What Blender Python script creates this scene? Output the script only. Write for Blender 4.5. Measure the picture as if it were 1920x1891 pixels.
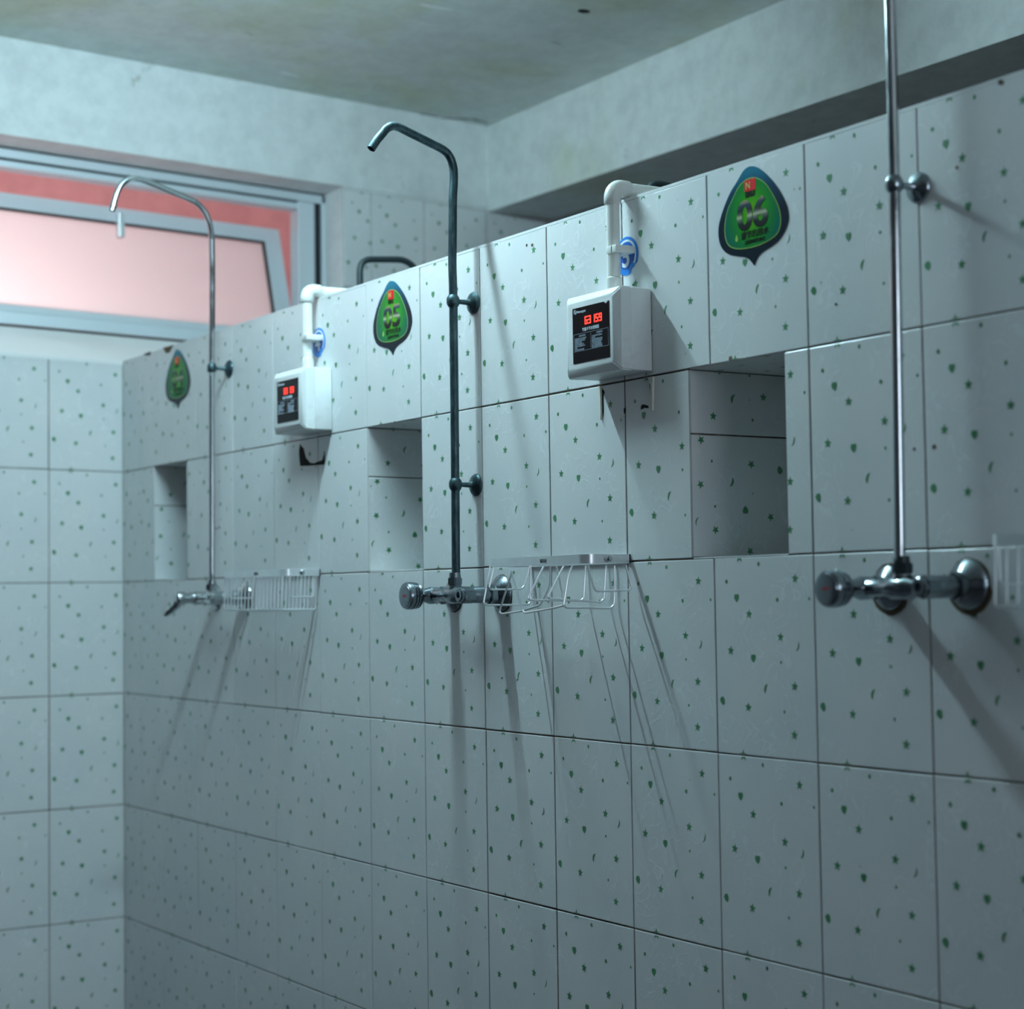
import bpy, bmesh, math, random
from mathutils import Vector, Matrix
random.seed(7)
S = bpy.context.scene
for o in list(bpy.data.objects): bpy.data.objects.remove(o)
COL = S.collection
# ------------------------------------------------------------------ camera
cam = bpy.data.cameras.new('camera'); camo = bpy.data.objects.new('camera', cam); COL.objects.link(camo)
RR = ((0.5409260, 0.8409467, -0.0144116), (-0.0507403, 0.0155247, -0.9985912), (-0.8395382, 0.5408952, 0.0510676))
r, d, f = [Vector(v).normalized() for v in RR]
u = -d
m = Matrix((r, u, -f)).transposed().to_4x4(); m.translation = Vector((5.2033344, -1.9660004, 1.2577259))
camo.matrix_world = m
cam.sensor_fit = 'HORIZONTAL'; cam.sensor_width = 36; cam.lens = 63.872
cam.clip_start = .05
cam.dof.use_dof = True; cam.dof.focus_distance = 3.5; cam.dof.aperture_fstop = 3.0
S.camera = camo
# ------------------------------------------------------------------ world / view
S.view_settings.view_transform = 'Standard'; S.view_settings.look = 'None'
S.view_settings.gamma = 1; S.view_settings.use_curve_mapping = False
S.view_settings.exposure = 0.0
w = bpy.data.worlds.new('sky'); S.world = w; w.use_nodes = True
w.node_tree.nodes['Background'].inputs[0].default_value = (1, .93, .92, 1)
w.node_tree.nodes['Background'].inputs[1].default_value = 1.0
TUBE_COL = (.58, .89, 1.0); TUBE_STR = 710.0
TUBE2_COL = (.82, .88, 1); TUBE2_STR = 4.0
yl = bpy.data.lights.new('yard_lamp_light', 'POINT'); yl.energy = 34; yl.color = (1, .90, .88); yl.shadow_soft_size = .12
ylo = bpy.data.objects.new('yard_lamp_light', yl); COL.objects.link(ylo); ylo.location = (-.75, -.55, 1.75)
dl = bpy.data.lights.new('far_end_soft_fill', 'AREA'); dl.shape = 'RECTANGLE'; dl.size = 1.7; dl.size_y = 1.9; dl.energy = 38; dl.color = (.76, .87, 1)
dlo = bpy.data.objects.new('far_end_soft_fill', dl); COL.objects.link(dlo); dlo.location = (7.6, -.75, 1.75); dlo.rotation_euler = (0, math.radians(90), 0)  # unseen soft fill added at the closed far wall; no doorway there
# ------------------------------------------------------------------ node helpers
def mat(name, base=(.8, .8, .8), rough=.5, metal=0., **kw):
    m = bpy.data.materials.new(name); m.use_nodes = True
    nt = m.node_tree; b = nt.nodes['Principled BSDF']
    b.inputs['Base Color'].default_value = (*base, 1); b.inputs['Roughness'].default_value = rough
    b.inputs['Metallic'].default_value = metal
    for k, v in kw.items(): b.inputs[k].default_value = v
    return m
def N(nt, t, **kw):
    n = nt.nodes.new(t)
    for k, v in kw.items(): setattr(n, k, v)
    return n
def noise(nt, scale, detail=4, rough=.6, dist=0., off=(0, 0, 0), sc=(1, 1, 1)):
    tc = N(nt, 'ShaderNodeTexCoord'); mp = N(nt, 'ShaderNodeMapping')
    mp.inputs['Location'].default_value = off; mp.inputs['Scale'].default_value = sc
    nt.links.new(tc.outputs['Object'], mp.inputs['Vector'])
    n = N(nt, 'ShaderNodeTexNoise'); n.inputs['Scale'].default_value = scale
    n.inputs['Detail'].default_value = detail; n.inputs['Roughness'].default_value = rough
    n.inputs['Distortion'].default_value = dist
    nt.links.new(mp.outputs[0], n.inputs['Vector'])
    return n.outputs['Fac']
def ramp(nt, src, stops, interp='LINEAR'):
    c = N(nt, 'ShaderNodeValToRGB'); e = c.color_ramp.elements; c.color_ramp.interpolation = interp
    while len(e) < len(stops): e.new(.5)
    for el, (p_, col) in zip(e, stops):
        el.position = p_; el.color = (*col, 1) if len(col) == 3 else col
    nt.links.new(src, c.inputs[0]); return c.outputs[0]
def mix(nt, fac, a, b, blend='MIX'):
    n = N(nt, 'ShaderNodeMix', data_type='RGBA', blend_type=blend)
    for s, v in ((n.inputs[0], fac), (n.inputs[6], a), (n.inputs[7], b)):
        if hasattr(v, 'is_linked'): nt.links.new(v, s)
        else: s.default_value = v if isinstance(v, (int, float)) else (*v, 1)
    return n.outputs[2]
def bump(nt, src, strength, dist=.001):
    b = N(nt, 'ShaderNodeBump'); b.inputs['Strength'].default_value = strength; b.inputs['Distance'].default_value = dist
    nt.links.new(src, b.inputs['Height']); nt.links.new(b.outputs[0], nt.nodes['Principled BSDF'].inputs['Normal'])
def setc(m, out, sock='Base Color'): m.node_tree.links.new(out, m.node_tree.nodes['Principled BSDF'].inputs[sock])
def math_(nt, op, a, b=None):
    n = N(nt, 'ShaderNodeMath', operation=op)
    for s, v in ((n.inputs[0], a), (n.inputs[1], b)):
        if v is None: continue
        if hasattr(v, 'is_linked'): nt.links.new(v, s)
        else: s.default_value = v
    return n.outputs[0]
# ------------------------------------------------------------------ materials
def make_tile():
    m = mat('tile_glaze', (.72, .73, .74), .28); nt = m.node_tree
    n1 = noise(nt, 20, .6, .4, 2.2, sc=(1, 1, .8))          # relief squiggles
    ridge = math_(nt, 'ABSOLUTE', math_(nt, 'SUBTRACT', n1, .5))
    msk = noise(nt, 9, 1, .5, 0, off=(3, 1, 2))
    line = ramp(nt, ridge, [(0, (1, 1, 1)), (.032, (0, 0, 0))])
    gate = ramp(nt, msk, [(.47, (0, 0, 0)), (.56, (1, 1, 1))])
    ln = mix(nt, 1.0, line, gate, 'MULTIPLY')
    dirt = ramp(nt, noise(nt, 3.5, 6, .65), [(.35, (.70, .72, .73)), (.7, (.78, .77, .76))])
    spots = ramp(nt, noise(nt, 70, 3, .6, off=(5, 2, 9)), [(.735, (1, 1, 1)), (.75, (.45, .38, .30))])
    c = mix(nt, .34, dirt, (.93, .95, .97)); c2 = mix(nt, ln, dirt, c)
    setc(m, mix(nt, 1.0, c2, spots, 'MULTIPLY'))
    h = mix(nt, .35, ln, ramp(nt, noise(nt, 60, 3, .6), [(0, (0, 0, 0)), (1, (1, 1, 1))]))
    bump(nt, h, .20, .0013)
    return m
M_TILE = make_tile()
def make_grout():
    m = mat('grout', (.10, .08, .065), .9); nt = m.node_tree
    setc(m, ramp(nt, noise(nt, 7, 5, .7), [(.38, (.02, .014, .01)), (.5, (.09, .06, .04)), (.66, (.30, .26, .22))])); return m
M_GROUT = make_grout()
def make_motif():
    m = mat('green_print', (.06, .25, .10), .35); nt = m.node_tree
    setc(m, ramp(nt, noise(nt, 5, 3), [(.3, (.045, .20, .085)), (.7, (.09, .29, .14))])); return m
M_MOTIF = make_motif()
M_HOLE = mat('chip_and_hole_shade', (.012, .010, .008), .95)  # near-black for chips, and for shade painted where holes and slits are
M_CAULK = mat('caulk', (.78, .76, .66), .6)
def make_plaster(name, base, stain, t0, off=(0, 0, 0), bumpd=.002, stain2=None):
    m = mat(name, base, .85); nt = m.node_tree
    a = noise(nt, 1.6, 8, .62, .4, off=off)
    c = ramp(nt, a, [(t0, base), (t0 + .2, stain)])
    b = noise(nt, 14, 5, .7, 0, off=(1, 4, 2))
    c = mix(nt, .12, c, ramp(nt, b, [(.35, (0, 0, 0)), (.6, (1, 1, 1))]), 'MULTIPLY')
    sp = ramp(nt, noise(nt, 5.5, 6, .72, .6, off=(7, 3, 1)), [(.66, (1, 1, 1)), (.73, (.62, .62, .58))])
    setc(m, mix(nt, 1.0, c, sp, 'MULTIPLY'))
    bump(nt, mix(nt, .5, a, b), .5, bumpd)
    return m
M_PLASTER = make_plaster('white_plaster', (.80, .82, .82), (.72, .74, .72), .52)
M_BEAM = make_plaster('stained_plaster', (.88, .92, .90), (.74, .78, .60), .55, off=(2.2, 0, .7))
M_CEIL = make_plaster('ceiling_plaster', (.76, .80, .77), (.66, .68, .50), .50, off=(.4, 1.3, 0), bumpd=.01)
M_FLOOR = mat('floor_tile', (.20, .19, .18), .5)
def make_floor():
    nt = M_FLOOR.node_tree; setc(M_FLOOR, ramp(nt, noise(nt, 6, 5), [(.3, (.05, .045, .05)), (.7, (.10, .09, .10))]))
make_floor()
def make_dark_pipe():
    m = mat('galvanised_steel', (.12, .17, .19), .42, .75); nt = m.node_tree
    setc(m, ramp(nt, noise(nt, 90, 6, .75, 0, sc=(1, 1, .25)), [(.3, (.018, .034, .042)), (.52, (.055, .095, .11)), (.70, (.12, .18, .19)), (.80, (.34, .40, .40))]))
    setc(m, ramp(nt, noise(nt, 40, 4), [(.3, (.3, .3, .3)), (.7, (.6, .6, .6))]), 'Roughness')
    return m
M_DARK = make_dark_pipe()
M_BLACKPIPE = mat('dark_painted_pipe', (.03, .045, .05), .45, .3)
def make_chrome(name, base, r0, r1, dirt=.68):
    m = mat(name, base, r0, 1.); nt = m.node_tree
    n = noise(nt, 16, 5, .6, .3)
    setc(m, ramp(nt, n, [(.2, base), (dirt, base), (dirt + .08, (.16, .11, .06))]))
    setc(m, ramp(nt, n, [(.35, (r0,) * 3), (.75, (r1,) * 3)]), 'Roughness')
    return m
M_CHROME = make_chrome('chrome', (.52, .56, .58), .10, .30, .72)
M_CHROME_OLD = make_chrome('worn_chrome', (.24, .28, .31), .16, .42, .66)
M_CHROME_DULL = make_chrome('dull_chrome', (.27, .31, .34), .12, .34, .66)
M_STAIN = mat('rust_stain', (.10, .065, .03), .8)
M_ALU = mat('aluminium', (.68, .72, .74), .28, .5)
def make_alu():
    nt = M_ALU.node_tree; setc(M_ALU, ramp(nt, noise(nt, 25, 4), [(.3, (.72, .75, .77)), (.7, (.82, .85, .86))]))
make_alu()
M_WIN_ALU = mat('window_aluminium', (.68, .74, .78), .40, .15)
M_SEAL_GAP = mat('seal_and_gap_black', (.01, .012, .018), .6)  # near-black for sash seals and for shade painted into frame gaps
M_PVC = mat('white_pvc', (.80, .81, .78), .35)
def make_pvc():
    nt = M_PVC.node_tree; setc(M_PVC, ramp(nt, noise(nt, 28, 7, .75), [(.3, (.82, .83, .80)), (.66, (.80, .80, .76)), (.76, (.45, .40, .33))]))
make_pvc()
M_PLASTIC = mat('white_plastic', (.80, .82, .82), .38)
def make_plastic():
    nt = M_PLASTIC.node_tree; setc(M_PLASTIC, ramp(nt, noise(nt, 9, 7, .7, off=(2, 1, 5)), [(.3, (.82, .84, .84)), (.6, (.78, .80, .80)), (.8, (.60, .60, .56))]))
make_plastic()
M_SCREEN = mat('black_glossy_panel', (.003, .003, .005), .25, **{'Specular IOR Level': .12})
M_TEXT = mat('pale_print', (.35, .42, .50), .5)
M_LOGO = mat('white_print', (.7, .78, .85), .5)
def emis(name, col, s):
    m = mat(name, (.02, 0, 0), .5); b = m.node_tree.nodes['Principled BSDF']
    b.inputs['Emission Color'].default_value = (*col, 1); b.inputs['Emission Strength'].default_value = s; return m
M_LED = emis('red_led', (1, .035, .02), 3.2)
M_LED_OFF = mat('unlit_led', (.07, .004, .004), .5)
M_NAVY = mat('navy_print', (.008, .03, .055), .3, **{'Specular IOR Level': .15})
def make_navy():
    nt = M_NAVY.node_tree; tc = N(nt, 'ShaderNodeTexCoord'); sp = N(nt, 'ShaderNodeSeparateXYZ')
    nt.links.new(tc.outputs['Object'], sp.inputs[0])
    n = N(nt, 'ShaderNodeMapRange'); n.inputs[1].default_value = -.08; n.inputs[2].default_value = .08
    nt.links.new(sp.outputs[2], n.inputs[0])
    setc(M_NAVY, ramp(nt, n.outputs[0], [(0, (.002, .012, .022)), (.5, (.002, .010, .022)), (.78, (.003, .045, .09)), (.97, (.005, .16, .25))]))
make_navy()
def make_greenprint():
    m = mat('green_gradient_print', (.02, .3, .03), .28, **{'Specular IOR Level': .15}); nt = m.node_tree
    tc = N(nt, 'ShaderNodeTexCoord'); mp = N(nt, 'ShaderNodeMapping'); nt.links.new(tc.outputs['Object'], mp.inputs[0])
    mp.inputs['Scale'].default_value = (1 / .075, 0, 1 / .085); mp.inputs['Location'].default_value = (0, 0, -.05)
    l = N(nt, 'ShaderNodeVectorMath', operation='LENGTH'); nt.links.new(mp.outputs[0], l.inputs[0])
    setc(m, ramp(nt, l.outputs['Value'], [(.1, (.10, .38, .004)), (.45, (.012, .26, .012)), (.75, (.003, .16, .045)), (1, (.002, .11, .10))])); return m
M_GREEN = make_greenprint()
M_LIME = mat('lime_line_print', (.30, .50, .08), .3)
M_RED = mat('red_print', (.72, .015, .02), .35, **{'Specular IOR Level': .15})
M_GOLD = mat('gold_print', (.65, .42, .10), .35)
M_BLACK = mat('black_print', (.008, .010, .008), .35, **{'Specular IOR Level': .15})
def make_digit():
    m = mat('metallic_digit_print', (.1, .1, .1), .35, **{'Specular IOR Level': .15}); nt = m.node_tree
    tc = N(nt, 'ShaderNodeTexCoord'); sp = N(nt, 'ShaderNodeSeparateXYZ'); nt.links.new(tc.outputs['Object'], sp.inputs[0])
    n = N(nt, 'ShaderNodeMapRange'); n.inputs[1].default_value = -.022; n.inputs[2].default_value = .027
    nt.links.new(sp.outputs[2], n.inputs[0])
    setc(m, ramp(nt, n.outputs[0], [(0, (.004, .004, .004)), (.22, (.012, .014, .016)), (.36, (.12, .14, .12)), (.45, (.45, .46, .28)), (.55, (.10, .11, .09)), (.66, (.015, .02, .03)), (.85, (.03, .05, .08)), (.93, (.20, .20, .14)), (1, (.32, .24, .12))])); return m
M_DIGIT = make_digit()
M_BLUE = mat('blue_vinyl', (.005, .10, .42), .35)
M_BLUE2 = mat('bright_blue_vinyl', (.01, .22, .68), .35)
M_WHITE = mat('white_vinyl', (.75, .80, .82), .4)
# ------------------------------------------------------------------ object helpers
def link(name, mesh, parent=None, mats=()):
    o = bpy.data.objects.new(name, mesh); COL.objects.link(o)
    for m_ in mats: mesh.materials.append(m_)
    if parent is not None: o.parent = parent
    return o
def obj(name, bm, m_, parent=None, smooth=False, angle=35):
    me = bpy.data.meshes.new(name); bmesh.ops.recalc_face_normals(bm, faces=bm.faces)
    if smooth:
        for f_ in bm.faces: f_.smooth = True
    bm.to_mesh(me); bm.free()
    mats = m_ if isinstance(m_, (list, tuple)) else [m_]
    o = link(name, me, parent, mats)
    if smooth: me.set_sharp_from_angle(angle=math.radians(angle))
    return o
def thing(name, label, cat, loc, group=None, kind=None):
    o = bpy.data.objects.new(name, None); COL.objects.link(o); o.location = loc; o.empty_display_size = .05
    if label: o['label'] = label
    if cat: o['category'] = cat
    if group: o['group'] = group
    if kind: o['kind'] = kind
    return o
def struct(name, bm, m_, smooth=False):
    o = obj(name, bm, m_, None, smooth); o['kind'] = 'structure'; return o
def B(): return bmesh.new()
def box(bm, a, b, mi=0, bev=0):
    x0, y0, z0 = a; x1, y1, z1 = b
    vs = [bm.verts.new(v) for v in ((x0, y0, z0), (x1, y0, z0), (x1, y1, z0), (x0, y1, z0), (x0, y0, z1), (x1, y0, z1), (x1, y1, z1), (x0, y1, z1))]
    fs = [bm.faces.new([vs[i] for i in q]) for q in ((0, 3, 2, 1), (4, 5, 6, 7), (0, 1, 5, 4), (1, 2, 6, 5), (2, 3, 7, 6), (3, 0, 4, 7))]
    for f_ in fs: f_.material_index = mi
    if bev:
        es = list({e for f_ in fs for e in f_.edges})
        r_ = bmesh.ops.bevel(bm, geom=es, offset=bev, segments=2, affect='EDGES', profile=.5)
        for f_ in r_['faces']: f_.material_index = mi
    return vs
def sweep(bm, pts, rad, n=20, mi=0, caps=True, hollow=False):
    """tube along pts; rad number or list"""
    pts = [Vector(p_) for p_ in pts]; L = len(pts)
    rs = rad if isinstance(rad, (list, tuple)) else [rad] * L
    T = []
    for i in range(L):
        a = pts[max(i - 1, 0)]; b = pts[min(i + 1, L - 1)]; T.append((b - a).normalized())
    up = Vector((0, 0, 1)) if abs(T[0].z) < .9 else Vector((1, 0, 0))
    nrm = (up - T[0] * up.dot(T[0])).normalized(); rings = []
    for i in range(L):
        if i: nrm = (nrm - T[i] * nrm.dot(T[i])).normalized()
        bn = T[i].cross(nrm)
        rings.append([bm.verts.new(pts[i] + (nrm * math.cos(a) + bn * math.sin(a)) * rs[i]) for a in (2 * math.pi * k / n for k in range(n))])
    for a, b in zip(rings, rings[1:]):
        for k in range(n):
            bm.faces.new((a[k], a[(k + 1) % n], b[(k + 1) % n], b[k])).material_index = mi
    if caps:
        bm.faces.new(rings[0][::-1]).material_index = mi
        if not hollow: bm.faces.new(rings[-1]).material_index = mi
    if hollow:
        c = pts[-1]
        r1 = [bm.verts.new(c + (v.co - c) * .72) for v in rings[-1]]
        r2 = [bm.verts.new(v.co - T[-1] * rs[-1] * 2.5) for v in r1]
        for a, b in ((rings[-1], r1), (r1, r2)):
            for k in range(n): bm.faces.new((a[k], a[(k + 1) % n], b[(k + 1) % n], b[k])).material_index = mi
        bm.faces.new(r2).material_index = mi
    return rings
def smoothpath(pts, sub=6):
    pts = [Vector(p_) for p_ in pts]; out = []
    for i in range(len(pts) - 1):
        p0 = pts[max(i - 1, 0)]; p1 = pts[i]; p2 = pts[i + 1]; p3 = pts[min(i + 2, len(pts) - 1)]
        for k in range(sub):
            t = k / sub
            out.append(.5 * ((2 * p1) + (p2 - p0) * t + (2 * p0 - 5 * p1 + 4 * p2 - p3) * t * t + (3 * p1 - p0 - 3 * p2 + p3) * t ** 3))
    out.append(pts[-1]); return out
def fillet(pts, r_, seg=6):
    pts = [Vector(p_) for p_ in pts]; out = [pts[0]]
    for i in range(1, len(pts) - 1):
        a, b, c = pts[i - 1], pts[i], pts[i + 1]
        d1 = (a - b); d2 = (c - b); q = min(r_, d1.length * .45, d2.length * .45)
        s, e = b + d1.normalized() * q, b + d2.normalized() * q
        for k in range(seg + 1):
            t = k / seg; out.append(s * (1 - t) ** 2 + b * 2 * t * (1 - t) + e * t * t)
    out.append(pts[-1]); return out
def lathe(bm, prof, origin, axis, n=32, mi=0):
    """prof = [(distance along axis, radius)]"""
    ax = Vector(axis).normalized(); o_ = Vector(origin)
    up = Vector((0, 0, 1)) if abs(ax.z) < .9 else Vector((1, 0, 0))
    a1 = (up - ax * up.dot(ax)).normalized(); a2 = ax.cross(a1); rings = []
    for t, r_ in prof:
        rings.append([bm.verts.new(o_ + ax * t + (a1 * math.cos(q) + a2 * math.sin(q)) * max(r_, 1e-5)) for q in (2 * math.pi * k / n for k in range(n))])
    for a, b in zip(rings, rings[1:]):
        for k in range(n): bm.faces.new((a[k], a[(k + 1) % n], b[(k + 1) % n], b[k])).material_index = mi
    bm.faces.new(rings[0][::-1]).material_index = mi; bm.faces.new(rings[-1]).material_index = mi
    return rings
def slab(bm, poly, y, t, mi=0):
    """xz polygon, front at y, thickness t to the rear"""
    a = [bm.verts.new((q[0], y, q[1])) for q in poly]; b = [bm.verts.new((q[0], y + t, q[1])) for q in poly]
    n = len(poly); fs = [bm.faces.new(a), bm.faces.new(b[::-1])]
    for i in range(n): fs.append(bm.faces.new((a[i], b[i], b[(i + 1) % n], a[(i + 1) % n])))
    for f_ in fs: f_.material_index = mi
def text_bm(bm, s, size, x, z, y, mi=0, align='LEFT', off=0., sx=1., t=.0002):
    cu = bpy.data.curves.new('t', 'FONT'); cu.body = s; cu.size = size; cu.align_x = align; cu.offset = off
    cu.resolution_u = 4; cu.extrude = t
    o = bpy.data.objects.new('t', cu); COL.objects.link(o)
    dg = bpy.context.evaluated_depsgraph_get(); dg.update()
    me = bpy.data.meshes.new_from_object(o.evaluated_get(dg))
    me.transform(Matrix.Translation((x, y, z)) @ Matrix.Diagonal((sx, 1, 1, 1)) @ Matrix.Rotation(math.pi / 2, 4, 'X'))
    n0 = len(bm.faces); bm.from_mesh(me); bm.faces.ensure_lookup_table()
    for f_ in bm.faces[n0:]: f_.material_index = mi
    bpy.data.objects.remove(o); bpy.data.curves.remove(cu); bpy.data.meshes.remove(me)
# ------------------------------------------------------------------ tile grid
TW, TH, X0 = .2483, .33, .3021
MOT = [('half', 0.0668, 0.0), ('half', 0.0668, 0.33), ('dot', 0.1154, 0.0128), ('dot', 0.0317, 0.0408), ('heart', 0.0574, 0.0684), ('star', 0.2042, 0.0386), ('dot', 0.1597, 0.0723), ('dots', 0.2369, 0.0711), ('star', 0.0888, 0.0956), ('star', 0.1661, 0.1328), ('star', 0.0395, 0.1567), ('moonr', 0.2073, 0.1478), ('heart', 0.0974, 0.1685), ('dots', 0.1664, 0.174), ('moonl', 0.1267, 0.217), ('star', 0.1977, 0.2117), ('leaf', 0.0146, 0.2412), ('star', 0.0818, 0.25), ('dots', 0.1718, 0.2533), ('star', 0.1947, 0.2897)]
def starpoly(r_, a0=0.):
    return [(math.sin(a0 + i * math.pi / 5) * (r_ if i % 2 == 0 else r_ * .43), math.cos(a0 + i * math.pi / 5) * (r_ if i % 2 == 0 else r_ * .43)) for i in range(10)]
def moonpoly(R_, w_, s):
    o = [(s * -R_ * .80 * math.cos(a), R_ * math.sin(a)) for a in [math.radians(-90 + 18 * k) for k in range(11)]]
    i_ = [(s * -(R_ * .80 - w_) * math.cos(a), R_ * math.sin(a)) for a in [math.radians(72 - 18 * k) for k in range(9)]]
    c, q = math.cos(-.36), math.sin(-.36)
    return [((x + s * R_ * .4) * c - y * q, (x + s * R_ * .4) * q + y * c) for x, y in o + i_]
SHAPE = {'dot': [(.0032 * math.cos(a * math.pi / 4), .0037 * math.sin(a * math.pi / 4)) for a in range(8)],
         'dots': [(.0023 * math.cos(a * math.pi / 4), .0028 * math.sin(a * math.pi / 4)) for a in range(8)],
         'star': starpoly(.0086, .1), 'half': starpoly(.0105, 0),
         'heart': [(-.0062, .003), (-.004, .0066), (0, .0056), (.0045, .0066), (.0064, .002), (.0045, -.003), (.0008, -.0076), (-.004, -.004), (-.0062, 0)],
         'leaf': [(-.0062, .001), (-.003, .0058), (.003, .0070), (.0058, .003), (.0062, -.003), (.003, -.0078), (-.003, -.0045)],
         'moonr': moonpoly(.0082, .0030, -1), 'moonl': moonpoly(.0086, .0046, 1)}
def clip(poly, u0, v0, u1, v1):
    for ax, lim, sg in ((0, u0, 1), (0, u1, -1), (1, v0, 1), (1, v1, -1)):
        out = []
        for i in range(len(poly)):
            a, b = poly[i - 1], poly[i]; ia, ib = (a[ax] - lim) * sg >= 0, (b[ax] - lim) * sg >= 0
            if ia != ib:
                t = (lim - a[ax]) / (b[ax] - a[ax]); out.append((a[0] + t * (b[0] - a[0]), a[1] + t * (b[1] - a[1])))
            if ib: out.append(b)
        poly = out
        if len(poly) < 3: return []
    return poly
def tile(bm, O, U, V, Nn, u0, v0, u1, v1, cu, cv, flip=0, gap=.0015):
    """one glazed tile in plane O + uU + vV, outward normal Nn; (cu,cv)= grid cell origin (top left, v up)"""
    O, U, V, Nn = map(Vector, (O, U, V, Nn)); g = gap * random.uniform(.7, 1.25); ch = .0011; dp = .0018
    e = random.uniform(0, .00035)
    P = lambda a, b, h: bm.verts.new(O + U * a + V * b + Nn * h)
    a0, b0, a1, b1 = u0 + g, v0 + g, u1 - g, v1 - g
    f_ = [P(a0 + ch, b0 + ch, -e), P(a1 - ch, b0 + ch, -e), P(a1 - ch, b1 - ch, -e), P(a0 + ch, b1 - ch, -e)]
    c = [P(a0, b0, -e - ch * .6), P(a1, b0, -e - ch * .6), P(a1, b1, -e - ch * .6), P(a0, b1, -e - ch * .6)]
    k = [P(a0, b0, -dp - .001), P(a1, b0, -dp - .001), P(a1, b1, -dp - .001), P(a0, b1, -dp - .001)]
    bm.faces.new(f_)
    for i in range(4):
        j = (i + 1) % 4
        bm.faces.new((c[i], c[j], f_[j], f_[i])); bm.faces.new((k[i], k[j], c[j], c[i]))
    q = [P(u0, v0, -dp), P(u1, v0, -dp), P(u1, v1, -dp), P(u0, v1, -dp)]
    bm.faces.new(q).material_index = 1
    for kind, mu, mv in MOT:
        if flip: mu, mv = TW - mu, TH - mv
        pu, pv = cu + mu, cv - mv
        if not (a0 - .01 < pu < a1 + .01 and b0 - .012 < pv < b1 + .012): continue
        s = -1 if flip else 1
        poly = clip([(pu + s * x, pv + s * y) for x, y in SHAPE[kind]], a0 + ch, b0 + ch, a1 - ch, b1 - ch)
        if poly:
            bm.faces.new([P(a, b, .00012) for a, b in poly]).material_index = 2
TM = [M_TILE, M_GROUT, M_MOTIF, M_HOLE, M_CAULK, M_PLASTER, M_STAIN]
NICHE = [(.2437, .4855), (1.5468, 1.7925), (2.727, 2.9735)]
NZ0, NZ1 = 1.322, 1.65
PT = .26          # partition thickness
XE = 4.95
cols = [X0 + TW * i for i in range(0, 19)]
cutcols = [0, .1386, X0] + cols[1:] + [XE]
bm = B()
FR = ((0, 0, 0), (1, 0, 0), (0, 0, 1), (0, -1, 0))
def cell(x):      # grid cell origin for a column starting at x
    k = math.floor((x - X0 + 1e-4) / TW); return X0 + TW * k
for row in range(6):
    z1 = 1.98 - TH * row; z0 = z1 - TH
    if row != 1:
        for a, b in zip(cutcols, cutcols[1:]):
            if a < X0: cu = a - .03 if a == 0 else a - .07
            else: cu = cell(a)
            tile(bm, *FR, a, z0, b, z1, cu, z1)
    else:
        edges = sorted(set([0, .1386] + [c for c in cols] + [v for n_ in NICHE for v in n_] + [XE]))
        edges = [e_ for e_ in edges if not any(abs(e_ - o_) < .006 and e_ != o_ and o_ in [v for n_ in NICHE for v in n_] for o_ in edges)]
        for a, b in zip(edges, edges[1:]):
            mid = (a + b) / 2
            if any(n0 < mid < n1 for n0, n1 in NICHE): continue
            cu = cell(a) if a >= X0 else a - .03
            tile(bm, *FR, a, z0, b, z1, cu, z1)
# core
box(bm, (0, .0022, 0), (XE, PT, NZ0 - .0022), 5); box(bm, (0, .0022, NZ1 + .0022), (XE, PT, 1.978), 5)
xs = [0] + [v for n_ in NICHE for v in n_] + [XE]
for a, b in zip(xs[::2], xs[1::2]): box(bm, (a + (.0022 if a else 0), .0022, NZ0 - .003), (b - .0022, PT, NZ1 + .003), 5)
box(bm, (0, .0, 1.9785), (XE, PT + .003, 1.984), 0)   # glazed top edge strip
for n0, n1 in NICHE:
    D = .24; W_ = n1 - n0
    for z0, z1 in ((NZ0, 1.5375), (1.5375, NZ1)):
        tile(bm, (n0, 0, 0), (0, 1, 0), (0, 0, 1), (1, 0, 0), 0, z0, D, z1, -.03, z1 + (.03 if z1 < 1.6 else .17), flip=0 if z1 > 1.6 else 1)
        tile(bm, (n1, 0, 0), (0, 1, 0), (0, 0, 1), (-1, 0, 0), 0, z0, D, z1, -.03, z1 + .03)
        tile(bm, (n0, D, 0), (1, 0, 0), (0, 0, 1), (0, -1, 0), 0, z0, W_, z1, 0, z1 + .03)
    tile(bm, (n0, 0, NZ1), (1, 0, 0), (0, 1, 0), (0, 0, -1), 0, 0, W_, D, 0, .3)
    tile(bm, (n0, 0, NZ0), (1, 0, 0), (0, 1, 0), (0, 0, 1), 0, 0, W_, D, 0, .3)
# chips, cracks and broken spots in the wall face
def patch(poly, mi=3, y=-.0004): bm.faces.new([bm.verts.new((a, y, b)) for a, b in poly]).material_index = mi
def ragged(poly, k=3, amp=.0012):
    out = []
    for i in range(len(poly)):
        a, b = Vector(poly[i]), Vector(poly[(i + 1) % len(poly)])
        for j in range(k):
            t = j / k; q = a.lerp(b, t); out.append((q.x + random.uniform(-amp, amp), q.y + random.uniform(-amp, amp)))
    return out
# under the far control box: flat dark patch painting the shade of a cut-out around a tile shard
patch(ragged([(1.200, 1.640), (1.192, 1.625), (1.198, 1.585), (1.330, 1.581), (1.334, 1.612), (1.318, 1.592), (1.295, 1.590), (1.270, 1.587), (1.250, 1.592), (1.232, 1.602), (1.218, 1.628)]))
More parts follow.
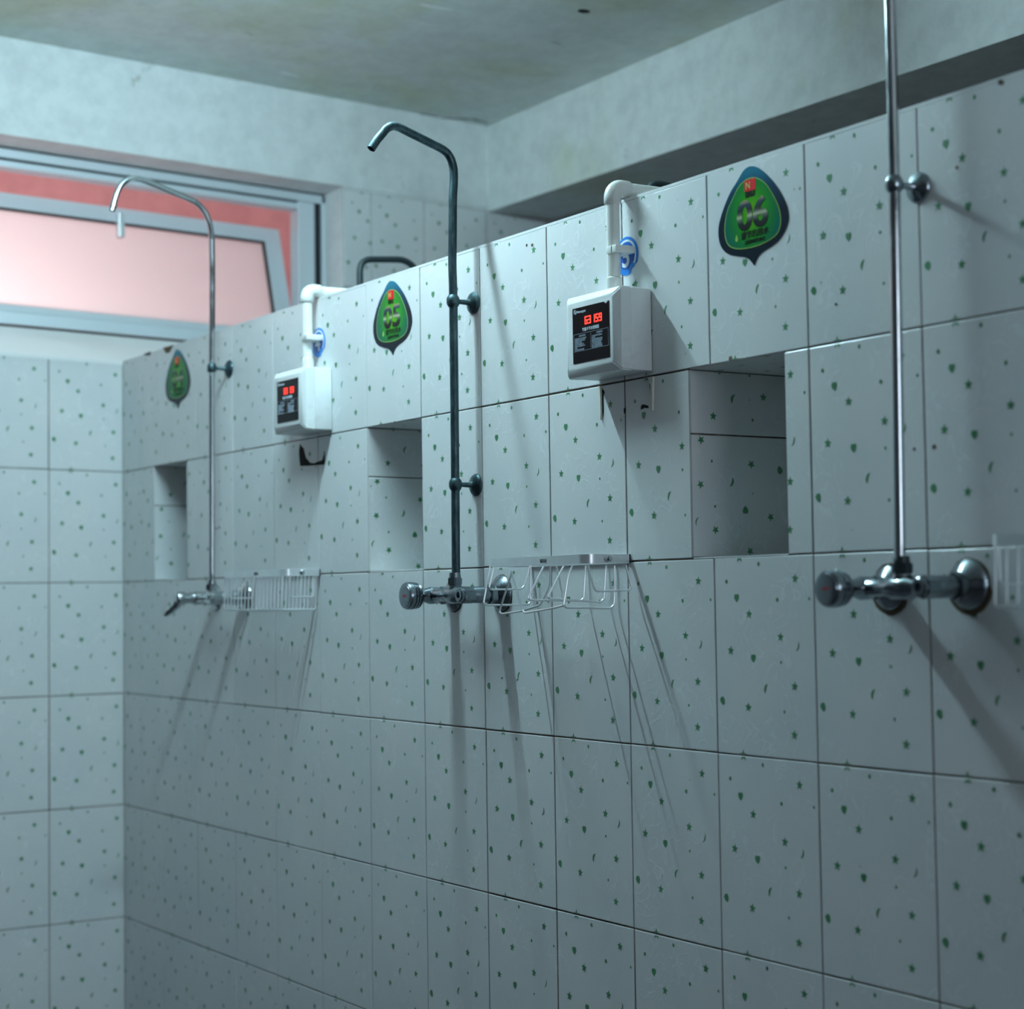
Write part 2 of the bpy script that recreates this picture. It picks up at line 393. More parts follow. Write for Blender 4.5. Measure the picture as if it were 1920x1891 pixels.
# under the near control box: slits painted as flat dark shade, with pale caulk edges
slab(bm, [(2.4585, 1.648), (2.4655, 1.648), (2.4668, 1.60), (2.4650, 1.585), (2.4610, 1.59)], -.004, .004, 4)
patch([(2.4672, 1.644), (2.4760, 1.636), (2.4715, 1.628), (2.4712, 1.60), (2.4690, 1.588), (2.4670, 1.60)])
slab(bm, [(2.612, 1.648), (2.628, 1.648), (2.6262, 1.625), (2.6240, 1.588), (2.6205, 1.612), (2.6205, 1.632), (2.616, 1.640)], -.004, .004, 4)
patch([(2.612, 1.640), (2.618, 1.638), (2.6195, 1.632), (2.6195, 1.610), (2.6155, 1.617), (2.6140, 1.628)])
patch(ragged([(2.586, 1.596), (2.590, 1.602), (2.600, 1.6005), (2.6085, 1.5985), (2.6095, 1.5935), (2.600, 1.5945), (2.586, 1.592)], 2, .0008))
patch([(2.5345, 1.600), (2.540, 1.601), (2.541, 1.594), (2.537, 1.589), (2.534, 1.593)])
patch(ragged([(1.670, 1.6515), (1.676, 1.6535), (1.680, 1.650), (1.674, 1.6495)], 1, 0))
for x, z, s in ((2.106, 1.096, .0025), (2.163, 1.094, .0022), (2.24, 1.952, .004), (2.22, 1.955, .003), (3.3, 1.87, .002), (3.36, 1.872, .0035), (3.448, 1.976, .006), (2.84, 1.655, .005),
                (2.55, 1.815, .004), (2.57, 1.822, .003), (2.536, 1.812, .003), (.69, 1.453, .004), (.71, 1.455, .005), (3.30, 1.47, .004), (3.10, 1.71, .0025), (3.26, 1.47, .003)):
    patch(ragged([(x - s, z - s * .5), (x, z - s * .8), (x + s, z), (x + s * .3, z + s * .8), (x - s * .8, z + s * .6)], 1, s * .25), 3 if s < .0035 else 6)
# chipped top edge near the far corner
patch(ragged([(.17, 1.985), (.195, 1.978), (.22, 1.9755), (.23, 1.985)], 2, .001), 3, -.0006)
patch(ragged([(.32, 1.985), (.34, 1.968), (.37, 1.966), (.40, 1.985)], 2, .001), 6, -.0006)
struct('wall_right', bm, TM)
# ------------------------------------------------------------------ end wall (left in the picture)
def SH(y, z):
    k = .02 * min(max((z - 1.3) / .68, 0), 1) + .01 * min(max((z - 1.98) / .9, 0), 1)
    return z - k * y
def shear(bm):
    for v in bm.verts: v.co.z = SH(v.co.y, v.co.z)
WT, WB, WY0, WY1 = 2.62, 1.98, -2.3, .752       # window opening
bm = B()
FL = ((0, 0, 0), (0, 1, 0), (0, 0, 1), (1, 0, 0))
ec = [0, -.2276] + [-.2276 - TW * i for i in range(1, 15)]
for row in range(6):
    z1 = 1.98 - TH * row
    for b, a in zip(ec, ec[1:]): tile(bm, *FL, a, z1 - TH, b, z1, a, z1)
yr = [PT, .42, .64, .752, .8545, 1.0535, 1.30, 1.55, 1.8, 2.05, 2.3, 2.55, 2.8, 3.0]
for z0, z1 in ((1.62, 1.96), (1.96, 2.29), (2.29, 2.612)):
    for a, b in zip(yr, yr[1:]):
        if a < .75 and z1 > 1.97: continue
        tile(bm, *FL, a, z0, b, z1, a, z1)
Wd = .36
box(bm, (-Wd, -3.6, 0), (-.0022, 3.0, 1.975), 5)
box(bm, (-Wd, WY1, 1.975), (-.0022, 3.0, WT), 5)
box(bm, (-Wd, -3.6, 1.975), (-.001, WY0, WT), 5)
box(bm, (-Wd, -3.6, WT), (.002, 3.0, 2.92), 5)
shear(bm)
struct('wall_left', bm, TM)
# sloping plaster sill under the window
bm = B()
vs = [bm.verts.new(v) for v in ((.001, WY0, 1.981), (.001, WY1, 1.981), (-.138, WY1, 2.080), (-.138, WY0, 2.080), (-.138, WY0, 1.97), (-.138, WY1, 1.97), (.001, WY0, 1.972), (.001, WY1, 1.972))]
for q in ((0, 1, 2, 3), (3, 2, 5, 4), (0, 6, 7, 1), (6, 4, 5, 7), (0, 3, 4, 6), (1, 7, 5, 2)): bm.faces.new([vs[i] for i in q])
shear(bm); struct('trim_1', bm, mat('sill_gloss_paint', (.90, .91, .90), .4))
# ------------------------------------------------------------------ window
win = thing('window_1', 'aluminium window with a tilted frosted pane above the tiled wall', None, (-.14, 0, 2.08), kind='structure')
def wpart(name, boxes, m_, parent=win, bev=.002, tilt=False):
    bm = B()
    for a, b in boxes: box(bm, a, b, 0, bev)
    if tilt:
        for v in bm.verts:
            t = (v.co.z - 2.127) ; v.co.x -= t * .30
    shear(bm)
    for v in bm.verts: v.co -= Vector((-.14, 0, 2.08))
    return obj(name, bm, m_, parent)
FX0, FX1 = -.20, -.14
fi_t, fi_b, fi_r = 2.560, 2.127, .657
fo_t, fo_b, fo_r = 2.6135, 2.083, .7535
wpart('window_frame', [((FX0, WY0, fi_t), (FX1, .716, fi_t + .020)), ((FX0, WY0, fi_t + .027), (FX1 + .006, fo_r, fo_t)),
                       ((FX0, WY0, fo_b + .006), (FX1, fo_r, fi_b)), ((FX0, fi_r, fi_b), (FX1 + .002, .716, fi_t + .026)),
                       ((FX0, .741, fo_b + .006), (FX1 + .006, fo_r, fo_t))], M_WIN_ALU)
wpart('seal_and_gap_strip', [((FX0 + .01, WY0, fo_b), (FX1 - .008, fo_r, fo_b + .008)), ((FX0 + .01, fi_r + .05, fi_b), (FX1 - .006, .745, fi_t + .03)),
                 ((FX0 + .01, WY0, fi_t + .016), (FX1 - .01, fo_r - .01, fi_t + .036))], M_SEAL_GAP, bev=0)  # dark strips painting the shade of gaps between frame sections and sill
SX0, SX1 = -.185, -.15
sash = wpart('sash', [((SX0, WY0 + .05, 2.463), (SX1, .648, 2.512)), ((SX0, WY0 + .05, 2.129), (SX1, .648, 2.150)), ((SX0, .590, 2.150), (SX1, .648, 2.463))], M_WIN_ALU, tilt=True)
g2 = wpart('seal_and_gap_strip', [((SX0 + .008, WY0 + .05, 2.457), (SX1 - .004, .592, 2.465)), ((SX0 + .008, .585, 2.150), (SX1 - .004, .592, 2.463))], M_SEAL_GAP, sash, 0, True)
def make_glass():
    m = mat('frosted_glass', (.85, .86, .87), .6); nt = m.node_tree; b = nt.nodes['Principled BSDF']
    tr = N(nt, 'ShaderNodeBsdfTranslucent'); tr.inputs[0].default_value = (.95, .90, .90, 1)
    mx = N(nt, 'ShaderNodeMixShader'); mx.inputs[0].default_value = .72
    nt.links.new(b.outputs[0], mx.inputs[1]); nt.links.new(tr.outputs[0], mx.inputs[2])
    nt.links.new(mx.outputs[0], nt.nodes['Material Output'].inputs[0]); return m
wpart('pane', [((SX0 + .012, WY0 + .06, 2.14), (SX1 - .018, .61, 2.480))], make_glass(), sash, 0, True)
# small latch on the top rail of the sash
bm = B(); box(bm, (-.262, .076, 2.412), (-.230, .096, 2.492), 0, .003)
shear(bm)
for v in bm.verts: v.co -= Vector((-.14, 0, 2.08))
obj('latch', bm, M_ALU, sash)
# outside: pink rendered wall across a light well
bm = B(); box(bm, (-1.35, -6, 0), (-1.25, 6, 3.3)); o = struct('wall_outside', bm, make_plaster('pink_render', (.60, .28, .295), (.54, .24, .255), .5))
bm = B(); box(bm, (-1.25, -6, .0), (-.36, 6, .02)); struct('floor_outside', bm, M_FLOOR)
# ------------------------------------------------------------------ ceiling, beam, remaining shell
bm = B(); box(bm, (-.36, -3.6, 2.907), (7.9, 3.1, 3.02))
shear(bm)
def cpatch(poly, mi): bm.faces.new([bm.verts.new((x, y, SH(y, 2.907) - .0006)) for x, y in poly]).material_index = mi
cpatch([(1.146 + .016 * math.cos(a * .6283), .909 + .019 * math.sin(a * .6283)) for a in range(10)], 1)  # flat dark disc painting the shade of a hole in the ceiling
def cragged(poly, k=3, amp=.006): return ragged(poly, k, amp)
cpatch(cragged([(.150, .450), (.140, .52), (.150, .525), (.165, .46)], 2, .004), 2)
cpatch(cragged([(.93, .50), (.935, .60), (.95, .61), (.95, .51)], 3, .005), 2)
cpatch(cragged([(.0, 1.10), (.03, 1.16), (.06, 1.22), (.05, 1.28), (.035, 1.28), (.045, 1.22), (.018, 1.16), (-.01, 1.11)], 3, .004), 3)
cpatch(cragged([(.002, 1.04), (.012, 1.10), (.020, 1.10), (.012, 1.04)], 2, .003), 3)
struct('ceiling', bm, [M_CEIL, M_HOLE, mat('scraped_paint', (.88, .90, .88), .8), mat('damp_crack', (.16, .17, .15), .9)])
bm = B(); vs = box(bm, (-.01, 1.306, 2.574), (7.9, 1.572, 2.93))
for v in bm.verts:
    if v.co.z < 2.7: v.co.z -= .01 * max(v.co.x, 0)
struct('trim_2', bm, M_BEAM)
bm = B(); box(bm, (-.36, -3.7, -.1), (7.9, 3.1, 0)); struct('floor', bm, M_FLOOR)
M_SHELL = mat('dull_wall_tile', (.13, .13, .14), .5)
bm = B(); box(bm, (0, 3.0, 0), (7.9, 3.1, 2.95)); struct('wall_back', bm, M_SHELL)
bm = B(); box(bm, (0, -3.7, 0), (7.9, -3.6, 3.05)); struct('wall_front', bm, M_SHELL)
bm = B(); box(bm, (7.8, -3.6, 0), (7.9, 3.0, 3.05)); struct('wall_far_end', bm, M_SHELL)
# ------------------------------------------------------------------ tube lamps (above the picture)
def tube_lamp(x, y0, y1, z, col, s, label):
    t = thing('tube_lamp', label, 'lamp', (x, (y0 + y1) / 2, z), 'ceiling tube lamps')
    L = (y1 - y0) / 2; up = SH((y0 + y1) / 2, 2.907) - z - .002
    bm = B(); box(bm, (-.03, -L, up - .05), (.03, L, up), 0, .004); obj('batten', bm, M_PLASTIC, t)
    for s_ in (-1, 1):
        bm = B(); box(bm, (-.015, s_ * L - .012, -.02), (.015, s_ * L + .012, up - .045), 0, .003); obj('lamp_holder', bm, M_PLASTIC, t)
    m = mat('tube_glow', (0, 0, 0), .5); b = m.node_tree.nodes['Principled BSDF']
    b.inputs['Emission Color'].default_value = (*col, 1); b.inputs['Emission Strength'].default_value = s
    bm = B(); sweep(bm, [(0, -L + .01, 0), (0, L - .01, 0)], .0075, 16); obj('glass_tube', bm, m, t, True)
tube_lamp(1.88, -.86, -.12, 2.69, TUBE_COL, TUBE_STR, 'bluish tube lamp across the ceiling above the middle shower')
tube_lamp(5.0, -1.15, .05, 2.69, TUBE2_COL, TUBE2_STR, 'dim tube lamp across the ceiling near the camera')
# ------------------------------------------------------------------ showers
def hexring(bm, x, y0, y1, z, r_, axis='y', mi=0):
    pr = []
    for k in range(6):
        a = math.pi / 6 + k * math.pi / 3; pr.append((math.cos(a) * r_, math.sin(a) * r_))
    def P(t, q):
        return (x + q[0], t, z + q[1]) if axis == 'y' else (x + q[0], y0 + q[1], t)
    return pr, P
def hexnut(bm, c, t0, t1, r_, axis='y', bev=.0015):
    """hexagonal prism; axis y: centre (x,z) from y=t0..t1 ; axis z: centre (x,y) z=t0..t1"""
    q = [(math.cos(math.pi / 6 + k * math.pi / 3) * r_, math.sin(math.pi / 6 + k * math.pi / 3) * r_) for k in range(6)]
    f_ = (lambda t, a: (c[0] + a[0], t, c[1] + a[1])) if axis == 'y' else (lambda t, a: (c[0] + a[0], c[1] + a[1], t))
    v0 = [bm.verts.new(f_(t0, a)) for a in q]; v1 = [bm.verts.new(f_(t1, a)) for a in q]
    fs = [bm.faces.new(v0[::-1]), bm.faces.new(v1)] + [bm.faces.new((v0[i], v0[(i + 1) % 6], v1[(i + 1) % 6], v1[i])) for i in range(6)]
    bmesh.ops.bevel(bm, geom=list({e for g in fs for e in g.edges}), offset=bev, segments=2, affect='EDGES')
def flange(root, name, x, z, r_, h, m_, stain=.5):
    bm = B(); lathe(bm, [(-.001, r_), (.002, r_), (.004, r_ * .985), (h * .35, r_ * .90), (h * .65, r_ * .70), (h * .85, r_ * .52), (h, r_ * .42)], (x, 0, z), (0, -1, 0), 40)
    o = obj(name, bm, m_, root, True, 50)
    if stain:
        bm = B(); k = 26
        ring = [(x + (r_ + random.uniform(.0005, .003) * stain + (.004 * stain if math.sin(a) < 0 else 0)) * math.cos(a), z + (r_ + random.uniform(.0005, .003) * stain + (.004 * stain if math.sin(a) < 0 else 0)) * math.sin(a)) for a in (2 * math.pi * i / k for i in range(k))]
        slab(bm, ring, -.0009, .0007)
        s_ = obj('rust_ring', bm, M_STAIN, o); s_.location = (0, 0, 0); s_['label'] = 'brown rust ring on the tile around the flange'
    return o
def bracket(root, x, z, y, r_, m_):
    bm = B(); lathe(bm, [(0, .0235), (.0012, .0235), (.005, .021), (.009, .015), (.0115, .0085), (.014, .0058), (-y - .006, .0045)], (x, 0, z), (0, -1, 0), 32)
    lathe(bm, [(-.0125, r_ * 1.05), (-.009, r_ * 1.35), (-.004, r_ * 1.55), (.004, r_ * 1.55), (.009, r_ * 1.35), (.0125, r_ * 1.05)], (x, y, z), (0, 0, 1), 28)
    o = obj('bracket', bm, m_, root, True, 50)
    for sx in (-1, 1):
        bm = B(); lathe(bm, [(0, .0028), (.0014, .0028), (.002, .0015)], (x + sx * .0165, -.0055, z + .001), (0, -1, 0), 12)
        obj('screw', bm, M_BLACKPIPE, o, True)
def shower(x, zc, half, path, rad, m_pipe, m_valve, brs, handle, label, aerator=False, knobd=.12, dark_nut=False, stain=.35):
    root = thing('wall_shower', label, 'shower', (0, 0, 0), 'wall showers in front of the partition')
    bm = B(); sweep(bm, [(x, a, b) for a, b in path], rad, 24, hollow=True); obj('riser_pipe', bm, m_pipe, root, True, 50)
    for z in brs: bracket(root, x, z, -.050, rad, M_DARK if x < 2.5 else M_CHROME_DULL)
    if aerator:
        e = Vector((x, *path[-1])); t = (e - Vector((x, *path[-4]))).normalized()
        bm = B(); lathe(bm, [(-.006, rad * 1.18), (.002, rad * 1.22), (.003, rad * 1.05), (.012, rad * 1.05), (.012, rad * .8), (.006, rad * .78)], e, t, 24); obj('outlet_ring', bm, M_CHROME, root, True)
    xl, xr, yb = x - half, x + half, -.054
    flange(root, 'wall_flange', xl, zc, .034, .018, m_valve, stain)
    flange(root, 'wall_flange', xr, zc + .003, .037, .022, m_valve, stain)
    # body: left stub, right stub, cross bar, centre boss
    bm = B()
    lathe(bm, [(.004, .014), (.030, .0135), (.040, .017), (.060, .018), (.070, .0145), (.086, .0125), (.092, .016)], (xl, 0, zc), (0, -1, 0), 30)
    lathe(bm, [(.004, .0145), (.03, .0145), (.038, .0165), (.068, .0165), (.074, .014), (.078, .014)], (xr, 0, zc), (0, -1, 0), 30)
    sweep(bm, [(xl, yb, zc), (xl + .02, yb, zc), (x - .028, yb, zc), (x - .018, yb, zc), (x + .018, yb, zc), (x + .028, yb, zc), (xr - .02, yb, zc), (xr, yb, zc)], [.015, .013, .013, .0175, .0175, .013, .013, .015], 24)
    lathe(bm, [(0, .014), (.018, .014), (.022, .012)], (x, yb, zc), (0, 0, 1), 24)
    obj('valve_body', bm, m_valve, root, True, 45)
    for xx, y0_, y1_, rr in ((xr, -.035, -.020, .0215), (xl, -.034, -.022, .0195)):
        bm = B(); hexnut(bm, (xx, zc), y0_, y1_, rr); obj('union_nut', bm, m_valve, root, True, 25)
    bm = B(); hexnut(bm, (xr, zc), -.097, -.070, .0175)
    lathe(bm, [(.090, .0145), (.102, .0145), (.104, .012), (.104, .0065), (.094, .006)], (xr, 0, zc), (0, -1, 0), 24)
    hx = obj('check_valve_cap', bm, m_valve, root, True, 25)
    bm = B(); lathe(bm, [(.0942, .0062), (.0948, .0062)], (xr, 0, zc), (0, -1, 0), 16); obj('cap_hole_shade', bm, M_HOLE, hx)  # dark disc painting the shade at the bottom of the cap's recess
    bm = B(); hexnut(bm, (x, yb), zc + .020, zc + .036, .0165, 'z'); lathe(bm, [(.034, .0125), (.046, .0115)], (x, yb, zc), (0, 0, 1), 24)
    n_ = obj('pipe_nut', bm, M_BLACKPIPE if dark_nut else m_valve, root, True, 25)
    if handle == 'knob':
        k = knobd
        bm = B(); lathe(bm, [(k - .036, 0.0130), (k - .034, 0.0235), (k - .030, 0.0263), (k - .027, 0.0241), (k - .0255, 0.0274), (k - .0225, 0.0274), (k - .021, 0.0252), (k - .0195, 0.0282), (k - .0155, 0.0282), (k - .0140, 0.0260), (k - .0125, 0.0286), (k - .006, 0.0282), (k - .002, 0.0263), (k - .0015, 0.0230), (k - .0005, 0.0224), (k, 0.0185), (k, .004)], (xl, 0, zc), (0, -1, 0), 44)
        kb = obj('knob', bm, m_valve, root, True, 40)
        bm = B(); text_bm(bm, 'HOT', .007, xl, zc - .0025, -k - .0002, 0, 'CENTER')
        obj('red_mark', bm, M_RED, kb)
    else:
        bm = B(); lathe(bm, [(.075, .013), (.088, .014), (.092, .017), (.112, .017), (.116, .0145), (.118, .006)], (xl, 0, zc), (0, -1, 0), 30)
        sweep(bm, smoothpath([(xl, -.104, zc - .004), (xl - .006, -.112, zc - .018), (xl - .014, -.122, zc - .030), (xl - .022, -.130, zc - .038), (xl - .030, -.134, zc - .041)], 4),
              [.0125] * 5 + [.010] * 4 + [.0085] * 4 + [.0075] * 3 + [.006], 20)
        obj('lever_handle', bm, m_valve, root, True, 50)
    return root
def yz(pts, sub=6): return [(v.x, v.y) for v in smoothpath([(a, b, 0) for a, b in pts], sub)]
P2 = yz([(-.0513, 1.300), (-.0500, 1.60), (-.0495, 1.87), (-.0505, 1.943), (-.0485, 2.03), (-.0472, 2.085), (-.0445, 2.120), (-.0455, 2.148), (-.0530, 2.168), (-.0680, 2.181), (-.1055, 2.1937), (-.1505, 2.208), (-.1730, 2.2150), (-.1890, 2.2155), (-.2020, 2.2085), (-.2120, 2.197), (-.2249, 2.182), (-.2379, 2.163)])
P1 = yz([(-.0537, 1.300), (-.0516, 1.60), (-.0505, 1.87), (-.0485, 2.01), (-.0475, 2.167), (-.0500, 2.235), (-.0610, 2.274), (-.0821, 2.300), (-.1099, 2.314), (-.1702, 2.331), (-.2300, 2.3475), (-.2567, 2.3515), (-.2790, 2.3460), (-.2967, 2.3316), (-.3106, 2.3043), (-.3193, 2.2725)])
P3 = [(a + .002, b + .0) for a, b in P1]
P3 = yz([(-.0575, 1.300), (-.0530, 1.60), (-.0495, 1.87), (-.0490, 2.03), (-.0490, 2.167), (-.0500, 2.235), (-.0610, 2.274), (-.0821, 2.300), (-.1099, 2.314), (-.1702, 2.331), (-.2300, 2.3475), (-.2567, 2.3515), (-.2790, 2.3460), (-.2967, 2.3316), (-.3106, 2.3043), (-.3193, 2.2725)])
shower(.7810, 1.268, .095, P1, .0078, M_CHROME, M_CHROME, [1.872], 'lever', 'chrome gooseneck shower pipe with lever valve below sticker 04, farthest from the camera', aerator=True)
shower(2.0165, 1.264, .094, P2, .0088, M_DARK, M_CHROME_OLD, [1.8687, 1.4905], 'knob', 'dark galvanised shower pipe with angled spout, two brackets and ribbed knob')
shower(3.2825, 1.264, .080, P3, .0085, M_CHROME, M_CHROME_DULL, [1.858], 'knob', 'chrome shower pipe with ribbed knob, running out past the top edge', knobd=.130, dark_nut=True, stain=1.3)
# showers on the other side of the partition
def back_shower(x, z0, label, pts):
    root = thing('back_shower', label, 'shower', (x, PT + .05, 1.2))
    q = fillet([Vector(v) - Vector((x, PT + .05, 1.2)) for v in pts], .035, 8)
    bm = B(); sweep(bm, q, .0088, 20, hollow=True); obj('riser_pipe', bm, M_BLACKPIPE, root, True, 50)
    bm = B(); lathe(bm, [(.0, .0235), (.004, .021), (.012, .008), (.045, .005)], (0, -.050, .3), (0, 1, 0), 24); obj('bracket', bm, M_BLACKPIPE, root, True)
back_shower(.945, 1.2, 'black bent shower pipe top showing above the partition left of the middle shower', [(.932, .312, 1.2), (.932, .312, 2.167), (.932, .462, 2.180), (.932, .530, 2.10)])
back_shower(2.21, 1.2, 'top of a black pipe bend just showing behind the white pipe elbow', [(2.225, .30, 1.2), (2.225, .30, 2.114), (2.225, .42, 2.108), (2.225, .48, 2.04)])
# ------------------------------------------------------------------ soap baskets
def rim(x0, x1, root, zt=1.333, h=.0165, dy=.100, txt=True):
    bm = B(); t = .0022
    def path(off):
        r_ = .022; pts = [(x0 + off, 0)]
        for cx, a0 in ((x0 + r_, math.pi), (x1 - r_, 1.5 * math.pi)):
            for k in range(9):
                a = a0 + k * math.pi / 16
                pts.append((cx + (r_ - off) * math.cos(a), -dy + r_ + (r_ - off) * math.sin(a)))
        pts.append((x1 - off, 0)); return pts
    o_, i_ = path(0), path(t); n = len(o_)
    V = [[bm.verts.new((q[0], q[1] - .001, z)) for q in l] for l, z in ((o_, zt - h), (o_, zt), (i_, zt), (i_, zt - h))]
    for k in range(n - 1):
        for a in range(4): b = (a + 1) % 4; bm.faces.new((V[a][k], V[a][k + 1], V[b][k + 1], V[b][k]))
    for k in (0, n - 1): bm.faces.new([V[a][k] for a in range(4)])
    box(bm, (x0, -.004, zt - h), (x1, -.0005, zt), 0)
    o = obj('rim', bm, M_ALU, root, True, 35)
    if txt:
        bm = B(); text_bm(bm, '瑞美居', .0075, (x0 + x1) / 2 + .03, zt - h + .005, -dy - .0013, 0, 'CENTER'); obj('lettering', bm, M_BLACK, o)
    for xs_ in (x1 + .0005,):
        bm = B(); lathe(bm, [(-.004, .004), (.002, .0055), (.006, .0058), (.008, .003)], (xs_, -.052, zt - h / 2), (1, 0, 0), 16); obj('screw_knob', bm, M_CHROME, root, True)
    return o
def wire(root, pts, r_=.0018, name='wire', fr=.006):
    bm = B(); sweep(bm, fillet(pts, fr, 4), r_, 8); return obj(name, bm, M_ALU, root, True)
GB = 'wire soap baskets on the partition'
b1 = thing('soap_basket', 'complete wire soap basket with closely spaced wires, beside the lever valve', 'soap basket', (0, 0, 0), GB)
def full_basket(root, x0, x1, n=17):
    rim(x0, x1, root)
    for k in range(n):
        x = x0 + .012 + (x1 - x0 - .024) * k / (n - 1)
        wire(root, [(x, -.0965, 1.318), (x, -.1000, 1.236), (x, -.010, 1.236), (x, -.005, 1.318)])
    for x in (x0 + .004, x1 - .004):
        wire(root, [(x, -.082, 1.318), (x, -.080, 1.266), (x, -.018, 1.266), (x, -.014, 1.318)])
    wire(root, [(x0 + .01, -.060, 1.2335), (x1 - .01, -.060, 1.2335)], .0014)
full_basket(b1, .952, 1.305)
b2 = thing('soap_basket', 'broken wire soap basket with bent loose wires, right of the ribbed-knob valve in the middle', 'soap basket', (0, 0, 0), GB)
rim(2.217, 2.548, b2)
WIRES = {
'A' : [(2.2227, -0.098, 1.3199), (2.2227, -0.1144, 1.2469), (2.2227, -0.1069, 1.2433), (2.2227, -0.012, 1.2432), (2.2227, -0.006, 1.2472), (2.2227, -0.004, 1.3196)] ,
'B' : [(2.237, -0.098, 1.3196), (2.237, -0.1101, 1.2775), (2.237, -0.1053, 1.2734), (2.237, -0.0367, 1.2737), (2.237, -0.0292, 1.2789), (2.237, -0.016, 1.3193)] ,
'C' : [(2.4102, -0.098, 1.3157), (2.4102, -0.1344, 1.256), (2.4102, -0.1298, 1.2525), (2.4102, -0.0176, 1.2496), (2.4102, -0.0102, 1.2535), (2.4102, -0.004, 1.3154)] ,
'D' : [(2.4757, -0.098, 1.3142), (2.4757, -0.1348, 1.2575), (2.4757, -0.1302, 1.2545), (2.4757, -0.018, 1.2468), (2.4757, -0.0106, 1.2511), (2.4757, -0.004, 1.3139)] ,
'E' : [(2.502, -0.098, 1.3136), (2.502, -0.1077, 1.2944), (2.502, -0.1186, 1.2427), (2.502, -0.1135, 1.2378), (2.502, -0.0142, 1.2354), (2.502, -0.0069, 1.2411), (2.502, -0.004, 1.2733), (2.502, -0.004, 1.3133)] ,
'F' : [(2.2745, -0.08, 1.3095), (2.2373, -0.088, 1.23), (2.2487, -0.088, 1.2263), (2.3154, -0.086, 1.2319), (2.3554, -0.07, 1.2431), (2.3721, -0.06, 1.2794), (2.3749, -0.06, 1.3163)] ,
'G' : [(2.3018, -0.1, 1.308), (2.3387, -0.1, 1.2321), (2.3478, -0.1, 1.2283), (2.4461, -0.1, 1.2378), (2.479, -0.1, 1.2425), (2.4695, -0.1, 1.2707), (2.4535, -0.1, 1.3147)] ,
'H' : [(2.5436, -0.092, 1.3126), (2.5617, -0.094, 1.2734), (2.5657, -0.09, 1.2666), (2.5597, -0.015, 1.2674), (2.562, -0.01, 1.2726), (2.5554, -0.018, 1.3122)] ,
}
for k_, l in WIRES.items(): wire(b2, l, .0019, fr=.008)
b3 = thing('soap_basket', 'wire soap basket cut off by the right edge of the picture', 'soap basket', (0, 0, 0), GB)
full_basket(b3, 3.488, 3.83)
# ------------------------------------------------------------------ control boxes
SEG = {'0': 'abcdef', '1': 'bc', '2': 'abged', '3': 'abgcd', '4': 'fgbc', '5': 'afgcd', '6': 'afgedc', '7': 'abc', '8': 'abcdefg', '9': 'abcdfg', '-': 'g', ' ': ''}
def sevenseg(bm, ch, x, z, w_, h, y, t):
    hh = h / 2; r_ = {'a': (0, h - t, w_, h), 'd': (0, 0, w_, t), 'g': (0, hh - t / 2, w_, hh + t / 2), 'f': (0, hh, t, h), 'b': (w_ - t, hh, w_, h), 'e': (0, 0, t, hh), 'c': (w_ - t, 0, w_, hh)}
    for s in SEG[ch]:
        a, b, c, d_ = r_[s]; g = .0002
        slab(bm, [(x + a + g, z + b + g), (x + c - g, z + b + g), (x + c - g, z + d_ - g), (x + a + g, z + d_ - g)], y, .0002)
GC = 'card-operated shower control boxes'
